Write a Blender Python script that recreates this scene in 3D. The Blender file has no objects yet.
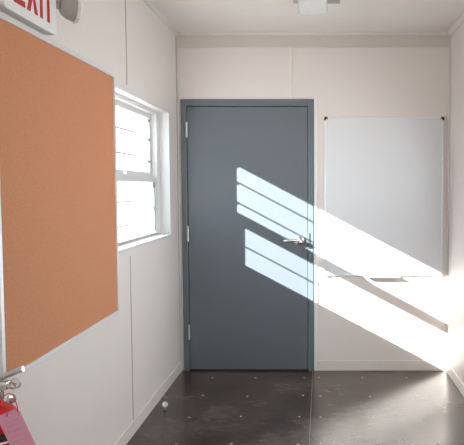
import bpy, bmesh, math, random
from mathutils import Vector, Matrix
random.seed(7)
PI = math.pi

# ------------------------------------------------------------ camera, sky, sun, exposure
scene = bpy.context.scene
COL = scene.collection
cd = bpy.data.cameras.new('camera')
cam = bpy.data.objects.new('camera', cd); COL.objects.link(cam)
cam.location = (0, 0, 1.4285)
cam.rotation_euler = (PI/2 - 0.0591, 0, 0.001)
cd.sensor_fit = 'HORIZONTAL'; cd.sensor_width = 36.0
cd.lens = 36.0*599.9/464
cd.shift_x = -0.1907
cd.clip_start = 0.05
scene.camera = cam

SUN = Vector((1.46, 1.0, -0.774)).normalized()
w = bpy.data.worlds.new('sky'); scene.world = w; w.use_nodes = True
nt = w.node_tree; nt.nodes.clear()
bg = nt.nodes.new('ShaderNodeBackground'); bg.inputs['Color'].default_value = (0.72, 0.87, 1.0, 1); bg.inputs['Strength'].default_value = 5.2
out = nt.nodes.new('ShaderNodeOutputWorld')
nt.links.new(bg.outputs[0], out.inputs[0])

sl = bpy.data.lights.new('sun', 'SUN'); sl.energy = 44.0; sl.angle = math.radians(0.5); sl.color = (1.0, 0.985, 0.975)
sun = bpy.data.objects.new('sun', sl); COL.objects.link(sun)
sun.rotation_euler = SUN.to_track_quat('-Z', 'Y').to_euler()
sun.location = (-6, -4, 5)

# added fill lamps in two made-up windows out of view, rear and right wall
def fill_lamp(name, loc, direction, sx, sy, energy, color):
    l = bpy.data.lights.new(name, 'AREA'); l.shape = 'RECTANGLE'; l.size = sx; l.size_y = sy
    l.energy = energy; l.color = color
    o = bpy.data.objects.new(name, l); COL.objects.link(o)
    o.location = loc; o.rotation_euler = Vector(direction).to_track_quat('-Z', 'Z').to_euler()
    return o
fill_lamp('rear_fill_lamp', (0.0, -2.72, 1.48), (0, 1, 0.0), 1.4, 0.9, 38.0, (1.0, 0.94, 0.88))
fill_lamp('right_fill_lamp', (1.11, 2.95, 1.52), (-1, 0.0, -0.75), 1.2, 0.86, 24.0, (0.97, 0.98, 1.0))

vs = scene.view_settings
scene.display_settings.display_device = 'sRGB'
vs.view_transform = 'Standard'; vs.look = 'None'; vs.exposure = 0.0; vs.gamma = 1.0
vs.use_curve_mapping = False

# ------------------------------------------------------------ materials
def srgb(r, g, b):
    f = lambda c: (c/255/12.92) if c/255 <= 0.04045 else ((c/255+0.055)/1.055)**2.4
    return (f(r), f(g), f(b), 1)
def mat(name, color, rough=0.5, metal=0.0, spec=0.5, bump=0.0, bscale=60, var=0.0, vscale=3.0, coat=0.0):
    m = bpy.data.materials.new(name); m.use_nodes = True
    n = m.node_tree; p = n.nodes['Principled BSDF']
    p.inputs['Base Color'].default_value = color
    p.inputs['Roughness'].default_value = rough
    p.inputs['Metallic'].default_value = metal
    p.inputs['Specular IOR Level'].default_value = spec
    p.inputs['Coat Weight'].default_value = coat
    tc = n.nodes.new('ShaderNodeTexCoord')
    if var:
        nz = n.nodes.new('ShaderNodeTexNoise'); nz.inputs['Scale'].default_value = vscale; nz.inputs['Detail'].default_value = 5
        n.links.new(tc.outputs['Object'], nz.inputs['Vector'])
        mx = n.nodes.new('ShaderNodeMix'); mx.data_type = 'RGBA'
        mx.inputs[6].default_value = tuple(c*(1-var) for c in color[:3])+(1,)
        mx.inputs[7].default_value = tuple(min(1, c*(1+var)) for c in color[:3])+(1,)
        n.links.new(nz.outputs['Fac'], mx.inputs[0]); n.links.new(mx.outputs[2], p.inputs['Base Color'])
    if bump:
        nb = n.nodes.new('ShaderNodeTexNoise'); nb.inputs['Scale'].default_value = bscale; nb.inputs['Detail'].default_value = 3
        n.links.new(tc.outputs['Object'], nb.inputs['Vector'])
        bp = n.nodes.new('ShaderNodeBump'); bp.inputs['Strength'].default_value = bump; bp.inputs['Distance'].default_value = 0.002
        n.links.new(nb.outputs['Fac'], bp.inputs['Height']); n.links.new(bp.outputs[0], p.inputs['Normal'])
    return m

M = {}
M['wall'] = mat('wall_panel', (0.735, 0.672, 0.640, 1), 0.42, bump=0.12, bscale=35, var=0.02)
M['ceil'] = mat('ceiling_panel', (0.82, 0.765, 0.725, 1), 0.6, bump=0.1, bscale=50)
M['trim'] = mat('painted_trim', (0.70, 0.65, 0.61, 1), 0.4)
M['header'] = mat('header_board_tan', (0.60, 0.535, 0.49, 1), 0.45)  # tan, a step darker than the walls
M['batten'] = mat('batten_paint', (0.80, 0.75, 0.71, 1), 0.4)
M['joint'] = mat('worn_joint', (0.16, 0.13, 0.11, 1), 0.5)
M['seam'] = mat('panel_joint', (0.36, 0.30, 0.27, 1), 0.7)
M['vinyl'] = mat('white_vinyl', (0.68, 0.67, 0.67, 1), 0.3)
M['gasket'] = mat('dark_gasket', (0.09, 0.10, 0.12, 1), 0.5)
M['door'] = mat('grey_blue_door_paint', (0.112, 0.130, 0.150, 1), 0.42, bump=0.05, bscale=25, var=0.03, vscale=1.5)
M['frame'] = mat('grey_blue_frame_paint', (0.112, 0.137, 0.156, 1), 0.38)
M['steel'] = mat('satin_steel', (0.62, 0.62, 0.61, 1), 0.3, 1.0)
M['chrome'] = mat('chrome', (0.62, 0.61, 0.60, 1), 0.2, 1.0)
M['alu'] = mat('anodised_aluminium', (0.72, 0.73, 0.75, 1), 0.35, 0.4)
M['board'] = mat('whiteboard_enamel', (0.69, 0.69, 0.71, 1), 0.32, spec=0.5)
M['blackpl'] = mat('black_plastic', (0.03, 0.022, 0.02, 1), 0.45)
M['dark'] = mat('door_gap_shade', (0.012, 0.012, 0.012, 1), 0.6)  # shade of the gap under the door, put in as near-black colour
M['whitepl'] = mat('white_plastic', (0.78, 0.78, 0.76, 1), 0.35)
M['greypl'] = mat('grey_plastic', (0.42, 0.39, 0.38, 1), 0.45)
M['signgrey'] = mat('sign_housing_plastic', (0.70, 0.70, 0.68, 1), 0.4)
M['red'] = mat('letter_red', (0.48, 0.006, 0.014, 1), 0.35)
M['redpaint'] = mat('extinguisher_red', (0.55, 0.008, 0.012, 1), 0.22, coat=0.5)
M['pink'] = mat('pink_card', (0.66, 0.30, 0.42, 1), 0.7, var=0.04, vscale=30)
M['pinkink'] = mat('card_ink', (0.42, 0.17, 0.26, 1), 0.8)
M['label'] = mat('label_white', (0.75, 0.74, 0.72, 1), 0.5)
M['bar'] = mat('guard_bar_paint', (0.30, 0.06, 0.06, 1), 0.5)
M['concrete'] = mat('pale_concrete', (0.52, 0.50, 0.48, 1), 0.85, bump=0.3, bscale=8, var=0.08, vscale=0.6)
M['siding'] = mat('outer_siding', (0.6, 0.6, 0.58, 1), 0.7)
M['screw'] = mat('worn_screw_head', (0.38, 0.33, 0.29, 1), 0.5, 0.2)

# window glass: thin, lets daylight through
g = bpy.data.materials.new('window_glass'); g.use_nodes = True; n = g.node_tree
for nd in list(n.nodes):
    if nd.type != 'OUTPUT_MATERIAL': n.nodes.remove(nd)
o_ = [nd for nd in n.nodes if nd.type == 'OUTPUT_MATERIAL'][0]
tr = n.nodes.new('ShaderNodeBsdfTransparent'); tr.inputs[0].default_value = (0.95, 0.97, 0.96, 1)
gl = n.nodes.new('ShaderNodeBsdfGlossy'); gl.inputs['Roughness'].default_value = 0.02
mx = n.nodes.new('ShaderNodeMixShader'); mx.inputs[0].default_value = 0.06
n.links.new(tr.outputs[0], mx.inputs[1]); n.links.new(gl.outputs[0], mx.inputs[2]); n.links.new(mx.outputs[0], o_.inputs[0])
M['glass'] = g

# cork: fine speckle of two browns
def cork():
    m = bpy.data.materials.new('cork_sheet'); m.use_nodes = True; n = m.node_tree; p = n.nodes['Principled BSDF']
    tc = n.nodes.new('ShaderNodeTexCoord')
    a = n.nodes.new('ShaderNodeTexNoise'); a.inputs['Scale'].default_value = 220; a.inputs['Detail'].default_value = 4
    n.links.new(tc.outputs['Object'], a.inputs['Vector'])
    r = n.nodes.new('ShaderNodeValToRGB')
    r.color_ramp.elements[0].position = 0.3; r.color_ramp.elements[0].color = (0.50, 0.205, 0.105, 1)
    r.color_ramp.elements[1].position = 0.7; r.color_ramp.elements[1].color = (0.58, 0.275, 0.155, 1)
    n.links.new(a.outputs['Fac'], r.inputs[0]); n.links.new(r.outputs[0], p.inputs['Base Color'])
    p.inputs['Roughness'].default_value = 0.85; p.inputs['Specular IOR Level'].default_value = 0.2
    b = n.nodes.new('ShaderNodeBump'); b.inputs['Strength'].default_value = 0.4; b.inputs['Distance'].default_value = 0.001
    n.links.new(a.outputs['Fac'], b.inputs['Height']); n.links.new(b.outputs[0], p.inputs['Normal'])
    return m
M['cork'] = cork()

# floor: dark phenolic plywood, scuffed, semi-gloss
def floor_mat():
    m = bpy.data.materials.new('dark_sheet_floor'); m.use_nodes = True; n = m.node_tree; p = n.nodes['Principled BSDF']
    L = n.links.new
    tc = n.nodes.new('ShaderNodeTexCoord')
    def noise(scale, det, sx=1, sy=1, rough=0.6):
        mp = n.nodes.new('ShaderNodeMapping'); mp.inputs['Scale'].default_value = (sx, sy, 1)
        L(tc.outputs['Object'], mp.inputs['Vector'])
        a = n.nodes.new('ShaderNodeTexNoise'); a.inputs['Scale'].default_value = scale; a.inputs['Detail'].default_value = det
        a.inputs['Roughness'].default_value = rough
        L(mp.outputs[0], a.inputs['Vector']); return a
    big = noise(2.2, 6)
    r = n.nodes.new('ShaderNodeValToRGB')
    r.color_ramp.elements[0].position = 0.35; r.color_ramp.elements[0].color = (0.034, 0.024, 0.020, 1)
    r.color_ramp.elements[1].position = 0.70; r.color_ramp.elements[1].color = (0.095, 0.070, 0.058, 1)
    L(big.outputs['Fac'], r.inputs[0])
    # pale scuffs running across the sheet
    sc = noise(13, 9, 0.8, 2.6, 0.85)
    sr = n.nodes.new('ShaderNodeValToRGB')
    sr.color_ramp.elements[0].position = 0.50; sr.color_ramp.elements[0].color = (0, 0, 0, 1)
    sr.color_ramp.elements[1].position = 0.80; sr.color_ramp.elements[1].color = (0.75, 0.75, 0.75, 1)
    L(sc.outputs['Fac'], sr.inputs[0])
    fine = noise(90, 6, 1, 1, 0.8)
    mul = n.nodes.new('ShaderNodeMath'); mul.operation = 'MULTIPLY'
    L(sr.outputs[0], mul.inputs[0]); L(fine.outputs['Fac'], mul.inputs[1])
    mx = n.nodes.new('ShaderNodeMix'); mx.data_type = 'RGBA'
    mx.inputs[7].default_value = (0.24, 0.20, 0.18, 1)
    L(mul.outputs[0], mx.inputs[0]); L(r.outputs[0], mx.inputs[6]); L(mx.outputs[2], p.inputs['Base Color'])
    rr = n.nodes.new('ShaderNodeMapRange'); rr.inputs['To Min'].default_value = 0.17; rr.inputs['To Max'].default_value = 0.30
    L(big.outputs['Fac'], rr.inputs['Value']); L(rr.outputs[0], p.inputs['Roughness'])
    p.inputs['Specular IOR Level'].default_value = 0.5
    b = n.nodes.new('ShaderNodeBump'); b.inputs['Strength'].default_value = 0.15; b.inputs['Distance'].default_value = 0.001
    L(fine.outputs['Fac'], b.inputs['Height']); L(b.outputs[0], p.inputs['Normal'])
    return m
M['floor'] = floor_mat()

# ------------------------------------------------------------ mesh helpers
def BM(): return bmesh.new()
def box(bm, x0, x1, y0, y1, z0, z1, bev=0.0):
    vs_ = [bm.verts.new((x, y, z)) for x in (x0, x1) for y in (y0, y1) for z in (z0, z1)]
    idx = [(0,1,3,2), (4,6,7,5), (0,4,5,1), (2,3,7,6), (0,2,6,4), (1,5,7,3)]
    fs = [bm.faces.new([vs_[i] for i in f]) for f in idx]
    if bev:
        es = list({e for f in fs for e in f.edges})
        bmesh.ops.bevel(bm, geom=es, offset=bev, segments=2, affect='EDGES', profile=0.5)
    return bm
def prism(bm, pts, axis, d0, d1):
    """extrude a 2D outline; axis 'x','y','z' is the extrusion direction"""
    def P(a, b, d): return {'x': (d, a, b), 'y': (a, d, b), 'z': (a, b, d)}[axis]
    A = [bm.verts.new(P(a, b, d0)) for a, b in pts]; B = [bm.verts.new(P(a, b, d1)) for a, b in pts]
    n_ = len(pts)
    bm.faces.new(A); bm.faces.new(B[::-1])
    for i in range(n_): bm.faces.new((A[i], A[(i+1) % n_], B[(i+1) % n_], B[i]))
    return bm
def lathe(bm, prof, center, axis=(0, 0, 1), seg=32):
    """prof: list of (radius, height) along axis"""
    q = Vector((0, 0, 1)).rotation_difference(Vector(axis).normalized()); c = Vector(center)
    rings = []
    for r, h in prof:
        if r < 1e-6: rings.append([bm.verts.new(c + q @ Vector((0, 0, h)))])
        else: rings.append([bm.verts.new(c + q @ Vector((r*math.cos(2*PI*i/seg), r*math.sin(2*PI*i/seg), h))) for i in range(seg)])
    for a, b in zip(rings, rings[1:]):
        for i in range(seg):
            j = (i+1) % seg
            if len(a) == 1 and len(b) == 1: continue
            if len(a) == 1: bm.faces.new((a[0], b[i], b[j]))
            elif len(b) == 1: bm.faces.new((a[i], a[j], b[0]))
            else: bm.faces.new((a[i], a[j], b[j], b[i]))
    if len(rings[0]) > 1: bm.faces.new(rings[0][::-1])
    if len(rings[-1]) > 1: bm.faces.new(rings[-1])
    return bm
def tube(bm, pts, r, seg=12, flat=None):
    """sweep a circle (or an ellipse: flat=(ra, rb)) along pts; r may be a list"""
    pts = [Vector(p) for p in pts]; rings = []; up = Vector((0, 0, 1))
    for i, p in enumerate(pts):
        t = (pts[min(i+1, len(pts)-1)] - pts[max(i-1, 0)]).normalized()
        s = t.cross(up)
        if s.length < 1e-3: s = Vector((1, 0, 0))
        s.normalize(); u = s.cross(t).normalized()
        ri = r[i] if isinstance(r, (list, tuple)) else r
        fa, fb = flat if flat else (1, 1)
        rings.append([bm.verts.new(p + s*ri*fa*math.cos(2*PI*k/seg) + u*ri*fb*math.sin(2*PI*k/seg)) for k in range(seg)])
    for a, b in zip(rings, rings[1:]):
        for k in range(seg): bm.faces.new((a[k], a[(k+1) % seg], b[(k+1) % seg], b[k]))
    bm.faces.new(rings[0][::-1]); bm.faces.new(rings[-1])
    return bm
def obj(name, bm, m, parent=None, smooth=False, kind=None):
    bmesh.ops.recalc_face_normals(bm, faces=bm.faces[:])
    me = bpy.data.meshes.new(name); bm.to_mesh(me); bm.free()
    me.materials.append(M[m])
    if smooth:
        for f in me.polygons: f.use_smooth = True
        me.set_sharp_from_angle(angle=math.radians(35))
    o = bpy.data.objects.new(name, me); COL.objects.link(o)
    if parent:
        o.parent = parent
        # geometry is written in room coordinates; undo the parent's place
        o.matrix_parent_inverse = Matrix.Translation(-world_loc(parent))
    if kind: o['kind'] = kind
    return o
def world_loc(o):
    return Vector(o.get('_base', (0, 0, 0)))
def empty(name, loc=(0, 0, 0)):
    o = bpy.data.objects.new(name, None); COL.objects.link(o); o.location = loc
    o['_base'] = tuple(loc); o.empty_display_size = 0.1
    return o
def thing(name, loc, label, cat, group=None):
    o = empty(name, loc); o['label'] = label; o['category'] = cat
    if group: o['group'] = group
    return o
def struct(name, bm, m, label=None, smooth=False):
    o = obj(name, bm, m, None, smooth, 'structure')
    if label: o['label'] = label
    return o
def struct_empty(name, loc, label=None):
    o = empty(name, loc); o['kind'] = 'structure'
    if label: o['label'] = label
    return o

# ------------------------------------------------------------ the room
XL, XR, YB, YF, H = -1.0905, 0.979, 4.604, -2.6, 2.589
T = 0.15
WY0, WY1, WZ0, WZ1 = 2.80, 4.333, 1.083, 1.966        # window opening in the left wall; hidden near end lengthened to widen the sun patch
DX0, DX1, DZ = -1.066, -0.057, 2.093                  # outside of the door frame

b = BM(); box(b, XL-T, XR+T, YF-T, YB+T, -0.12, 0.0)
floor_o = struct('floor', b, 'floor', 'dark brown scuffed sheet floor with a semi gloss sheen')
b = BM(); box(b, XL-T, XR+T, YF-T, YB+T, H, H+0.15)
struct('ceiling', b, 'ceil', 'plain off-white ceiling')

b = BM()
box(b, XL-T, XL, YF-T, WY0, 0, H); box(b, XL-T, XL, WY1, YB+T, 0, H)
box(b, XL-T, XL, WY0, WY1, 0, WZ0); box(b, XL-T, XL, WY0, WY1, WZ1, H)
struct('wall_left', b, 'wall', 'off-white panelled wall with the window')
b = BM()
ix0, ix1 = DX0+0.012, DX1-0.012
box(b, XL, ix0, YB, YB+T, 0, H); box(b, ix1, XR, YB, YB+T, 0, H); box(b, ix0, ix1, YB, YB+T, DZ-0.012, H)
struct('wall_back', b, 'wall', 'off-white end wall with the door')
b = BM(); box(b, XR, XR+T, YF-T, 2.33, 0, H); box(b, XR, XR+T, 3.57, YB+T, 0, H); box(b, XR, XR+T, 2.33, 3.57, 0, 1.07); box(b, XR, XR+T, 2.33, 3.57, 1.97, H)
struct('wall_right', b, 'wall', 'off-white wall at the right edge')
b = BM()   # end wall behind the camera with an opening for the added fill window
box(b, XL, -0.75, YF-T, YF, 0, H); box(b, 0.75, XR, YF-T, YF, 0, H)
box(b, -0.75, 0.75, YF-T, YF, 0, 1.0); box(b, -0.75, 0.75, YF-T, YF, 1.95, H)
struct('wall_front', b, 'wall')

b = BM(); box(b, -300, 300, -300, 300, -0.95, -0.85)
struct('ground', b, 'concrete', 'pale sunlit ground outside the window')

# baseboards
BH, BT = 0.080, 0.010
def baseboard(name, x0, x1, y0, y1):
    b = BM(); box(b, x0, x1, y0, y1, 0.0, BH, 0.003); struct(name, b, 'trim')
baseboard('baseboard_left', XL, XL+BT, YF+0.01, YB-0.02)
baseboard('baseboard_back', DX1+0.034, XR-BT, YB-BT, YB)
baseboard('baseboard_right', XR-BT, XR, YF+0.01, YB)

# header board and the small moulding at the ceiling, corner beads, panel battens
tn = [0]
def trim(bm, m='trim', label=None):
    tn[0] += 1
    return struct('trim_%d' % tn[0], bm, m, label)
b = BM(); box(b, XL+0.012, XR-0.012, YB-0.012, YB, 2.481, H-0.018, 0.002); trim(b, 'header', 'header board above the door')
b = BM(); prism(b, [(YB, H), (YB-0.034, H), (YB-0.034, H-0.007), (YB-0.018, H-0.020), (YB, H-0.020)], 'x', XL, XR); trim(b, label='ceiling moulding over the door wall')
b = BM(); prism(b, [(XL, H), (XL+0.02, H), (XL+0.02, H-0.004), (XL+0.006, H-0.02), (XL, H-0.02)], 'y', YF, YB-0.034); trim(b, label='ceiling moulding on the window wall')
b = BM(); prism(b, [(XR, H), (XR-0.03, H), (XR-0.03, H-0.007), (XR-0.012, H-0.03), (XR, H-0.03)], 'y', YF, YB-0.034); trim(b, label='ceiling moulding on the right wall')
b = BM(); box(b, XL, XL+0.010, YB-0.018, YB, 0.0, H-0.03, 0.003); trim(b, label='corner bead beside the door hinges')
b = BM(); box(b, XL, XL+0.0015, YB-0.034, YB-0.024, BH, H-0.03); trim(b, 'seam', 'panel joint in the corner by the door hinges')
b = BM(); box(b, XR-0.012, XR, YB-0.016, YB, BH, H-0.03, 0.003); trim(b, label='corner bead beside the whiteboard')
b = BM(); box(b, -0.238, -0.222, YB-0.010, YB, DZ+0.001, 2.481, 0.001); trim(b, 'batten', label='vertical batten above the door')
b = BM(); box(b, DX1+0.004, DX1+0.028, YB-0.010, YB, 0, DZ+0.03, 0.002); trim(b, 'batten', label='pale batten on the latch side of the door frame')
b = BM(); box(b, XL, XL+0.0015, 3.402, 3.412, WZ1+0.035, H-0.03); trim(b, 'seam', 'panel joint above the window')
b = BM(); box(b, XL, XL+0.0015, 3.402, 3.412, BH, WZ0-0.05); trim(b, 'seam', 'panel joint below the window')

# screw heads of the floor sheets: 0.32 m by 0.39 m grid; and the joint between two sheets
for j, y in enumerate((4.43, 4.03, 3.655, 3.262, 2.87)):
    for i, x in enumerate((-0.81, -0.495, -0.128, -0.006, 0.322, 0.65)):
        xx = x + random.uniform(-0.012, 0.012); yy = y + random.uniform(-0.012, 0.012)
        b = BM(); lathe(b, [(0.0, 0.0005), (0.0075, 0.0005), (0.0070, 0.0016), (0.002, 0.0010), (0, 0.0010)], (xx, yy, 0), seg=12)
        obj('screw_head', b, 'screw', floor_o)
b = BM(); box(b, -0.0665, -0.0635, YF, YB, 0.0, 0.0008); obj('sheet_joint', b, 'joint', floor_o)

# ------------------------------------------------------------ door_1
door = struct_empty('door_1', (-0.56, YB, 0), 'flush grey-blue steel door in a matching steel frame')
LX0, LX1 = -1.0175, -0.1035
YFr = YB-0.016
b = BM()
def frame_profile(x0, x1):  # casing face plus the throat of the frame with its stop
    box(b, x0, x1, YFr, YB+T-0.02, 0, DZ, 0.003)
frame_profile(DX0, LX0-0.004); frame_profile(LX1+0.004, DX1)
box(b, LX0-0.004, LX1+0.004, YFr, YB+T-0.02, 2.042, DZ, 0.003)
box(b, LX0-0.004, LX0+0.012, YB+0.04, YB+0.07, 0, 2.042); box(b, LX1-0.012, LX1+0.004, YB+0.04, YB+0.07, 0, 2.042)
box(b, LX0, LX1, YB+0.04, YB+0.07, 2.026, 2.042)
obj('frame', b, 'frame', door)
b = BM(); box(b, LX0, LX1, YFr+0.006, YB+0.036, 0.012, 2.036, 0.0015)
obj('leaf', b, 'door', door)
b = BM(); box(b, LX0-0.004, LX1+0.004, YB-0.0, YB+T-0.02, 0, 0.008, 0.001)
obj('gap_threshold', b, 'dark', door)
hp = LX0-0.003
for zc in (1.862, 1.072, 0.308):
    b = BM()
    lathe(b, [(0.0, -0.060), (0.005, -0.060), (0.0082, -0.056), (0.0082, -0.036), (0.0076, -0.035), (0.0082, -0.034),
              (0.0082, -0.012), (0.0076, -0.011), (0.0082, -0.010), (0.0082, 0.012), (0.0076, 0.013), (0.0082, 0.014),
              (0.0082, 0.036), (0.0076, 0.037), (0.0082, 0.038), (0.0082, 0.056), (0.005, 0.060), (0.0, 0.060)], (hp, YFr-0.005, zc), seg=20)
    box(b, hp, hp+0.004, YFr-0.004, YFr+0.005, zc-0.055, zc+0.055)
    obj('hinge', b, 'steel', door, smooth=True)
# lever lock on the latch side
lx, lz = -0.158, 1.018
yf = YFr+0.006
hd = BM(); lathe(hd, [(0, 0), (0.034, 0), (0.034, 0.004), (0.030, 0.012), (0.020, 0.014), (0.014, 0.020), (0.0135, 0.050), (0.017, 0.054), (0.017, 0.066), (0.013, 0.070), (0, 0.070)], (lx, yf, lz), (0, -1, 0), 32)
h_ = obj('door_handle', hd, 'chrome', door, smooth=True)
h_['_base'] = (-0.56, YB, 0)
b = BM()
P = [(lx, yf-0.058, lz), (lx-0.03, yf-0.060, lz+0.003), (lx-0.06, yf-0.060, lz+0.004), (lx-0.09, yf-0.058, lz+0.001), (lx-0.115, yf-0.052, lz+0.001), (lx-0.128, yf-0.045, lz+0.003)]
tube(b, P, [0.012, 0.012, 0.012, 0.012, 0.011, 0.007], 14, (0.6, 1.0))
lv = obj('lever', b, 'chrome', None, smooth=True); lv.parent = h_; lv.matrix_parent_inverse = Matrix.Identity(4)
b = BM(); lathe(b, [(0, 0), (0.006, 0), (0.006, 0.003), (0.0, 0.003)], (lx, yf-0.070, lz), (0, -1, 0), 16)
kc = obj('key_cylinder', b, 'steel', None, smooth=True); kc.parent = h_
b = BM(); box(b, LX1+0.0005, LX1+0.016, YFr-0.006, YFr+0.001, lz-0.06, lz+0.06, 0.002); box(b, LX1-0.010, LX1+0.006, YFr-0.003, YFr+0.004, lz-0.030, lz+0.030, 0.001)
obj('strike_plate', b, 'gasket', door)

# ------------------------------------------------------------ window_1 (left wall)
win = struct_empty('window_1', (XL, (WY0+WY1)/2, WZ0), 'white vinyl single-hung window with sunlight behind it')
def ring(bm, x0, x1, y0, y1, z0, z1, wl, wr, wb, wt, bev=0.003):
    box(bm, x0, x1, y0, y0+wl, z0, z1, bev); box(bm, x0, x1, y1-wr, y1, z0, z1, bev)
    box(bm, x0, x1, y0+wl-0.002, y1-wr+0.002, z0, z0+wb, bev); box(bm, x0, x1, y0+wl-0.002, y1-wr+0.002, z1-wt, z1, bev)
b = BM(); ring(b, -1.250, -1.160, WY0, WY1, WZ0, WZ1, 0.05, 0.070, 0.022, 0.030)
obj('window_frame', b, 'vinyl', win)
# upper sash on the outer track, lower sash on the inner track
UG = (WY0+0.085, 4.222, 1.515, 1.905)
b = BM(); ring(b, -1.238, -1.200, WY0+0.05, WY1-0.070, 1.457, WZ1-0.030, 0.035, (WY1-0.070)-4.222, 0.076, WZ1-0.030-1.905)
us = obj('upper_sash', b, 'vinyl', win)
LG = (WY0+0.085, 4.212, 1.112, 1.480)
b = BM(); ring(b, -1.196, -1.160, WY0+0.05, WY1-0.070, WZ0+0.012, 1.502, 0.035, (WY1-0.070)-4.212, 1.112-WZ0-0.012, 0.040)
ls = obj('lower_sash', b, 'vinyl', win)
def sub(name, bm, m, parent): 
    o = obj(name, bm, m); o.parent = parent
    return o
b = BM(); box(b, -1.220, -1.216, UG[0]-0.005, UG[1]+0.005, UG[2]-0.005, UG[3]+0.005); sub('glass_pane', b, 'glass', us)
b = BM(); box(b, -1.180, -1.176, LG[0]-0.005, LG[1]+0.005, LG[2]-0.005, LG[3]+0.005); sub('glass_pane', b, 'glass', ls)
b = BM(); box(b, -1.176, -1.164, LG[1]-0.016, LG[1]-0.004, LG[2]+0.01, LG[3]-0.005); sub('gasket', b, 'gasket', ls)
b = BM(); box(b, -1.214, -1.208, UG[1]-0.015, UG[1]-0.007, UG[2]+0.005, UG[3]-0.005)
for z in (1.885, 1.755, 1.605): lathe(b, [(0, -0.011), (0.010, -0.007), (0.010, 0.007), (0, 0.011)], (-1.204, UG[1]-0.012, z), seg=10)
sub('gasket', b, 'gasket', us)
b = BM(); box(b, -1.172, -1.150, 3.55, 3.62, 1.500, 1.514, 0.003); box(b, -1.168, -1.155, 3.57, 3.60, 1.512, 1.522, 0.002); sub('sash_lock', b, 'vinyl', ls)
b = BM(); lathe(b, [(0, 0), (0.006, 0), (0.006, 0.004), (0, 0.004)], (-1.205, WY1-0.070, 1.83), (0, -1, 0), 10); obj('track_screw', b, 'blackpl', win)
# thin white liner of the opening, its lip and the sill nose standing just proud of the wall
b = BM()
ring(b, XL-0.07, XL+0.0015, WY0-0.004, WY1+0.004, WZ0-0.004, WZ1+0.004, 0.010, 0.010, 0.010, 0.010, 0.0005)
obj('casing', b, 'vinyl', win)
b = BM(); box(b, XL-0.07, XL+0.010, 3.202, WY1+0.006, WZ0-0.008, WZ0+0.008, 0.003); obj('window_sill', b, 'vinyl', win)
b = BM(); box(b, XL-0.01, XL+0.006, 3.202, WY1+0.006, WZ1-0.006, WZ1+0.008, 0.002); obj('head_lip', b, 'vinyl', win)

# unseen rear window behind the camera, added for fill light
w2 = struct_empty('fill_window_2', (0, YF, 1.0))
b = BM()
box(b, -0.75, -0.70, YF-0.10, YF-0.04, 1.0, 1.95); box(b, 0.70, 0.75, YF-0.10, YF-0.04, 1.0, 1.95)
box(b, -0.70, 0.70, YF-0.10, YF-0.04, 1.0, 1.05); box(b, -0.70, 0.70, YF-0.10, YF-0.04, 1.90, 1.95); box(b, -0.02, 0.02, YF-0.10, YF-0.04, 1.05, 1.90)
obj('window_frame', b, 'vinyl', w2)
b = BM(); box(b, -0.70, 0.70, YF-0.072, YF-0.068, 1.05, 1.90); obj('glass_pane', b, 'glass', w2)

w3 = struct_empty('fill_window_3', (XR, 2.95, 1.07))  # unseen right-wall window, added to bring fill light onto the left wall
b = BM(); ring(b, XR+0.05, XR+0.10, 2.33, 3.57, 1.07, 1.97, 0.04, 0.04, 0.04, 0.04); obj('window_frame', b, 'vinyl', w3)
b = BM(); box(b, XR+0.07, XR+0.074, 2.365, 3.535, 1.105, 1.935); obj('glass_pane', b, 'glass', w3)

# security guard outside the window: five thin rails on uprights
gd = thing('window_guard', (-1.27, 3.9, 1.1), 'thin reddish security bars fixed outside the left window', 'window guard')
for z in (1.800, 1.644, 1.488, 1.333, 1.178):
    b = BM(); tube(b, [(-1.27, 2.75, z), (-1.27, 4.40, z)], 0.0054, 10); obj('rail', b, 'bar', gd, smooth=True)
for y in (3.522, 4.375):
    b = BM(); tube(b, [(-1.277, y, 1.06), (-1.277, y, 1.99)], 0.0042, 10)
    for z in (1.800, 1.644, 1.488, 1.333, 1.176):
        lathe(b, [(0, -0.009), (0.009, -0.006), (0.009, 0.006), (0, 0.009)], (-1.274, y, z), (0, 0, 1), 10)
    box(b, -1.285, XL-T, y-0.012, y+0.012, 1.985, 2.005, 0.001); box(b, -1.285, XL-T, y-0.012, y+0.012, 1.045, 1.065, 0.001)
    obj('upright', b, 'alu', gd, smooth=True)

# ------------------------------------------------------------ whiteboard
WX0, WX1, BZ0, BZ1 = 0.026, 0.932, 0.744, 1.957
wb = thing('whiteboard', (0.48, YB, BZ0), 'tall white dry-erase board with thin silver frame on the wall beside the door', 'whiteboard')
yb = YB-0.016
b = BM(); box(b, WX0+0.006, WX1-0.006, yb, YB-0.002, BZ0+0.006, BZ1-0.006); obj('writing_surface', b, 'board', wb)
def rail(name, x0, x1, z0, z1):
    b = BM(); box(b, x0, x1, yb-0.005, YB-0.001, z0, z1, 0.002); obj(name, b, 'alu', wb)
rail('frame_rail', WX0, WX0+0.012, BZ0+0.014, BZ1-0.014); rail('frame_rail', WX1-0.012, WX1, BZ0+0.014, BZ1-0.014)
rail('frame_rail', WX0+0.014, WX1-0.014, BZ1-0.012, BZ1); rail('frame_rail', WX0+0.014, WX1-0.014, BZ0, BZ0+0.012)
for cx, sx in ((WX0, 1), (WX1, -1)):
    for cz, sz in ((BZ0, 1), (BZ1, -1)):
        c = 0.024
        pts = [(cx-sx*0.002, cz-sz*0.002), (cx+sx*c, cz-sz*0.002), (cx+sx*c, cz+sz*0.012), (cx+sx*0.014, cz+sz*0.014), (cx+sx*0.012, cz+sz*c), (cx-sx*0.002, cz+sz*c)]
        b = BM(); prism(b, pts, 'y', yb-0.008, YB-0.001)
        o = obj('corner_cap', b, 'blackpl' if sz < 0 else 'greypl', wb)
        if sz < 0: o['label'] = 'black corner cap'
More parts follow.
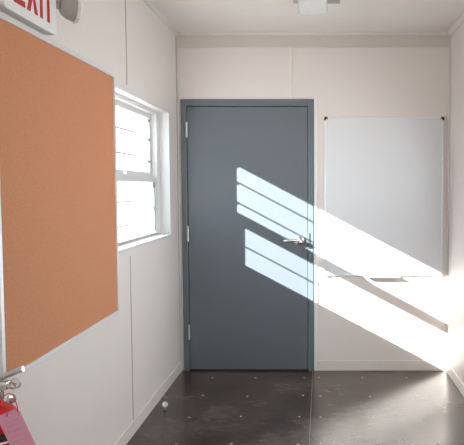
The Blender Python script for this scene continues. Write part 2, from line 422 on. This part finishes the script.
# shallow pen ledge clipped under the bottom rail
b = BM(); prism(b, [(YB-0.001, BZ0+0.004), (yb-0.040, BZ0-0.002), (yb-0.044, BZ0+0.006), (yb-0.046, BZ0+0.006), (yb-0.046, BZ0-0.006), (YB-0.001, BZ0-0.002)], 'x', 0.33, 0.60)
obj('pen_ledge', b, 'alu', wb)

# ------------------------------------------------------------ wall outlet under the whiteboard
ot = thing('wall_outlet', (0.528, YB, 0.385), 'small white wall plate in the sunlight below the whiteboard', 'outlet')
b = BM(); box(b, 0.493, 0.564, YB-0.007, YB, 0.385, 0.500, 0.003); obj('cover_plate', b, 'vinyl', ot)
for z in (0.418, 0.467):
    b = BM(); lathe(b, [(0, 0), (0.0155, 0), (0.015, 0.002), (0, 0.002)], (0.5285, YB-0.007, z), (0, -1, 0), 24)
    obj('socket', b, 'whitepl', ot, smooth=True)

# ------------------------------------------------------------ cork board on the left wall
CY0, CY1, CZ0, CZ1 = 1.988, 3.160, 0.756, 2.015
ck = thing('corkboard', (XL, 2.6, CZ0), 'large square tan cork notice board with a thin silver frame on the left wall', 'notice board')
xc = XL+0.003
b = BM(); box(b, xc, XL+0.012, CY0+0.008, CY1-0.008, CZ0+0.008, CZ1-0.008); obj('cork_panel', b, 'cork', ck)
def crail(y0, y1, z0, z1):
    b = BM(); box(b, xc, XL+0.019, y0, y1, z0, z1, 0.0025); obj('frame_rail', b, 'alu', ck)
fw = 0.021
crail(CY0, CY0+fw, CZ0, CZ1); crail(CY1-fw, CY1, CZ0, CZ1)
crail(CY0+fw-0.001, CY1-fw+0.001, CZ1-fw, CZ1); crail(CY0+fw-0.001, CY1-fw+0.001, CZ0, CZ0+fw)

# ------------------------------------------------------------ exit sign with two emergency lamps
ex = thing('exit_sign', (XL, 2.19, 2.03), 'white emergency sign with red EXIT letters high above the cork board', 'exit sign')
EY0, EY1, EZ0, EZ1, EX = 2.018, 2.410, 2.026, 2.241, XL+0.045
def rrect(y0, y1, z0, z1, r, n_=6):
    pts = []
    for cy, cz, a0 in ((y1-r, z1-r, 0), (y0+r, z1-r, 90), (y0+r, z0+r, 180), (y1-r, z0+r, 270)):
        for k in range(n_+1):
            a = math.radians(a0+90*k/n_); pts.append((cy+r*math.cos(a), cz+r*math.sin(a)))
    return pts
b = BM(); prism(b, rrect(EY0, EY1, EZ0, EZ1, 0.014), 'x', XL+0.001, EX-0.004); obj('housing', b, 'signgrey', ex, smooth=True)
b = BM(); prism(b, rrect(EY0-0.002, EY1+0.002, EZ0-0.002, EZ1+0.002, 0.016), 'x', EX-0.006, EX)
face = obj('face_plate', b, 'whitepl', ex, smooth=True)
zl0, zl1, s = 2.059, 2.209, 0.020
def letter(polys):
    b = BM()
    for p in polys: prism(b, p, 'x', EX-0.0005, EX+0.0015)
    o = obj('letter', b, 'red', ex)
def R(y0, y1, z0, z1): return [(y0, z0), (y1, z0), (y1, z1), (y0, z1)]
zm = (zl0+zl1)/2
# E
y = 2.080; letter([R(y, y+s, zl0, zl1), R(y+s, y+0.078, zl0, zl0+s), R(y+s, y+0.068, zm-s/2, zm+s/2), R(y+s, y+0.078, zl1-s, zl1)])
# X
y = 2.172; wX = 0.082
letter([[(y, zl0), (y+s*1.15, zl0), (y+wX, zl1), (y+wX-s*1.15, zl1)], [(y+wX-s*1.15, zl0), (y+wX, zl0), (y+wX/2+s*0.6, zm+0.004), (y+wX/2, zm-0.012)],
        [(y, zl1), (y+wX/2-s*0.6, zm-0.004), (y+wX/2, zm+0.012), (y+s*1.15, zl1)]])
# I
y = 2.273; letter([R(y, y+s, zl0, zl1)])
# T
y = 2.301; letter([R(y+0.030, y+0.030+s, zl0, zl1-s), R(y, y+0.080, zl1-s, zl1)])
def lamp_head(yc, sgn):
    n_ = Vector((0.78, sgn*0.62, -0.03)).normalized(); c = Vector((XL+0.085, yc, 2.150))
    b = BM(); lathe(b, [(0, -0.050), (0.020, -0.049), (0.034, -0.040), (0.046, -0.020), (0.052, 0.0), (0.052, 0.006), (0.0, 0.006)], c, n_, 32)
    h = obj('lamp_head', b, 'greypl', ex, smooth=True); h['label'] = 'round grey lamp head'
    b = BM()
    prof = [(0.0, 0.006), (0.054, 0.006), (0.056, 0.010), (0.056, 0.020), (0.050, 0.026), (0.030, 0.032), (0, 0.034)]
    lathe(b, prof, c, n_, 32)
    for k in range(28):
        a = 2*PI*k/28; q = Vector((0, 0, 1)).rotation_difference(n_)
        pc = c + q @ Vector((0.0555*math.cos(a), 0.0555*math.sin(a), 0.013)); lathe(b, [(0, -0.006), (0.0028, -0.004), (0.0028, 0.004), (0, 0.006)], pc, n_, 6)
    l_ = obj('lens', b, 'whitepl', h, smooth=True); l_.matrix_parent_inverse = Matrix.Identity(4)
    b = BM()
    e = c - n_*0.040; ys = EY1 if sgn > 0 else EY0
    tube(b, [(XL+0.030, ys-sgn*0.002, 2.150), (XL+0.034, ys+sgn*0.014, 2.150), (XL+0.040, (ys+e.y)/2, 2.152), tuple(e)], [0.014, 0.013, 0.009, 0.012], 14)
    lathe(b, [(0, -0.016), (0.013, -0.014), (0.013, 0.014), (0, 0.016)], (XL+0.042, (ys+e.y)/2, 2.152), (0, 0, 1), 16)
    obj('swivel', b, 'greypl', ex, smooth=True)
lamp_head(2.470, 1); lamp_head(1.945, -1)

# ------------------------------------------------------------ ceiling light
cl = thing('ceiling_light', (-0.052, 3.2, H), 'white box ceiling light fixture near the top edge above the door', 'ceiling light')
b = BM(); box(b, -0.172, 0.118, 2.66, 3.835, H-0.014, H, 0.003); obj('mounting_pan', b, 'greypl', cl)
b = BM(); prism(b, [(-0.139, H-0.014), (-0.139, H-0.060), (-0.132, H-0.070), (0.030, H-0.070), (0.037, H-0.060), (0.037, H-0.014)], 'y', 2.70, 3.850)
obj('diffuser', b, 'whitepl', cl)
b = BM(); prism(b, [(-0.141, H-0.012), (-0.141, H-0.061), (-0.133, H-0.072), (0.031, H-0.072), (0.039, H-0.061), (0.039, H-0.012)], 'y', 3.850, 3.858)
obj('end_cap', b, 'whitepl', cl)

# ------------------------------------------------------------ chrome door stop on the floor
ds = thing('door_stop', (-0.998, 3.765, 0), 'tiny bright metal door stop standing on the floor near the left wall', 'door stop')
c0 = Vector((-0.998, 3.765, 0))
b = BM(); lathe(b, [(0, 0), (0.019, 0), (0.019, 0.003), (0.012, 0.008), (0, 0.008)], c0, seg=24); obj('base', b, 'blackpl', ds, smooth=True)
b = BM(); tube(b, [c0+Vector((0, 0, 0.006)), c0+Vector((0, 0, 0.022)), c0+Vector((-0.001, 0.004, 0.036))], [0.009, 0.007, 0.009], 14); obj('post', b, 'chrome', ds, smooth=True)
b = BM(); a_ = Vector((0.25, -0.75, 0.6)).normalized(); cc = c0+Vector((0, -0.004, 0.040))
lathe(b, [(0.0, -0.008), (0.014, -0.008), (0.018, 0.0), (0.016, 0.008), (0.012, 0.009), (0.009, -0.002), (0.0, -0.003)], cc, a_, 24)
obj('bumper', b, 'whitepl', ds, smooth=True)

# ------------------------------------------------------------ fire extinguisher, bottom left
fx, fy = -1.012, 1.835
fe = thing('fire_extinguisher', (fx, fy, 0.30), 'red fire extinguisher with silver valve hanging on the left wall below the cork board', 'fire extinguisher')
b = BM(); R0 = 0.066
prof = [(0, 0.30), (0.055, 0.30), (R0, 0.312), (R0, 0.685)]
for k in range(1, 9):
    a = k/8*PI/2; prof.append((0.020+(R0-0.020)*math.cos(a), 0.685+0.068*math.sin(a)))
prof += [(0.019, 0.772), (0, 0.772)]
lathe(b, prof, (fx, fy, 0), seg=40); obj('cylinder', b, 'redpaint', fe, smooth=True)
b = BM(); lathe(b, [(R0+0.0008, 0.652), (R0+0.0008, 0.680)], (fx, fy, 0), seg=40)
obj('label_wrap', b, 'blackpl', fe, smooth=True)
b = BM(); lathe(b, [(R0+0.0010, 0.645), (R0+0.0010, 0.652)], (fx, fy, 0), seg=40); obj('label_stripe', b, 'label', fe, smooth=True)
b = BM(); lathe(b, [(0, 0.768), (0.021, 0.768), (0.021, 0.792), (0.016, 0.795), (0.016, 0.835), (0.012, 0.842), (0, 0.842)], (fx, fy, 0), seg=24)
box(b, fx-0.012, fx+0.040, fy-0.012, fy+0.012, 0.800, 0.826, 0.004)
obj('valve', b, 'chrome', fe, smooth=True)
b = BM(); lathe(b, [(0, 0), (0.013, 0), (0.014, 0.004), (0.014, 0.010), (0.011, 0.012), (0, 0.012)], (fx+0.053, fy-0.012, 0.776), (0.35, -0.93, 0), 24)
obj('gauge', b, 'chrome', fe, smooth=True)
def handle(pts, name):
    b = BM(); tube(b, pts, 0.0115, 12, (1.0, 0.85)); obj(name, b, 'steel', fe, smooth=True)
handle([(fx-0.015, fy, 0.828), (fx+0.015, fy+0.001, 0.836), (fx+0.040, fy+0.003, 0.846), (fx+0.068, fy+0.005, 0.858), (fx+0.082, fy+0.006, 0.862)], 'squeeze_lever')
handle([(fx, fy, 0.808), (fx+0.03, fy, 0.812), (fx+0.046, fy+0.003, 0.810), (fx+0.056, fy+0.004, 0.806)], 'carry_handle')
b = BM(); rc = Vector((fx+0.072, fy-0.022, 0.826)); rr = 0.015
tube(b, [rc+Vector((rr*math.cos(2*PI*k/24), -0.15*rr*math.sin(2*PI*k/24), rr*math.sin(2*PI*k/24))) for k in range(25)], 0.0022, 8)
obj('pull_ring', b, 'steel', fe, smooth=True)
b = BM(); tube(b, [(fx-0.012, fy, 0.812), (fx-0.035, fy, 0.812), (fx-0.050, fy, 0.806)], [0.008, 0.008, 0.011], 14)
obj('nozzle', b, 'blackpl', fe, smooth=True)
b = BM(); box(b, XL, fx-0.02, fy-0.015, fy+0.015, 0.792, 0.80, 0.002); box(b, XL, XL+0.004, fy-0.02, fy+0.02, 0.70, 0.80, 0.001)
obj('wall_bracket', b, 'steel', fe)

# pink inspection tag, tied to the valve with a red cord
tg = thing('inspection_tag', (-0.93, 1.742, 0.65), 'pink card tag tied to the fire extinguisher', 'tag')
tl, trr = Vector((-0.963, 1.742, 0.747)), Vector((-0.898, 1.742, 0.775))
ux = (trr-tl).normalized(); uz = Vector((-ux.z, 0, ux.x)); 
def tp(a, d, dy=0): return tl + ux*a - uz*d + Vector((0, dy, 0))
W_, L_ = (trr-tl).length, 0.122
def quad(bm, pts, th):
    A = [bm.verts.new(p) for p in pts]; B = [bm.verts.new(p+Vector((0, th, 0))) for p in pts]
    k = len(pts)
    bm.faces.new(A); bm.faces.new(B[::-1])
    for i in range(k): bm.faces.new((A[i], A[(i+1) % k], B[(i+1) % k], B[i]))
b = BM(); quad(b, [tp(0, 0.008), tp(0.008, 0), tp(W_-0.012, 0), tp(W_, 0.012), tp(W_, L_), tp(0, L_)], 0.0008); obj('card', b, 'pink', tg)
b = BM()
for d, a0, a1 in ((0.030, 0.02, 0.055), (0.040, 0.012, 0.06), (0.058, 0.01, 0.062), (0.060, 0.03, 0.05), (0.074, 0.012, 0.05), (0.090, 0.012, 0.056), (0.104, 0.012, 0.04)):
    quad(b, [tp(a0, d, -0.0003), tp(a1, d, -0.0003), tp(a1, d+0.0008, -0.0003), tp(a0, d+0.0008, -0.0003)], 0.0002)
obj('ruled_line', b, 'pinkink', tg)
b = BM(); ey = tp(0.030, 0.008); lathe(b, [(0, 0), (0.0025, 0), (0.0025, 0.0008), (0, 0.0008)], ey, (0, -1, 0), 14); obj('eyelet', b, 'blackpl', tg)
b = BM(); tube(b, [ey+Vector((0, -0.001, 0)), ey+Vector((0.004, 0.0, 0.014)), Vector((fx+0.040, fy-0.070, 0.790)), Vector((fx+0.058, fy-0.040, 0.800)), Vector((fx+0.078, fy-0.05, 0.800)), Vector((-0.899, 1.739, 0.780)), Vector((-0.898, 1.7415, 0.762))], 0.0016, 8)
obj('cord', b, 'redpaint', tg, smooth=True)

for o in bpy.data.objects:
    if '_base' in o.keys(): del o['_base']
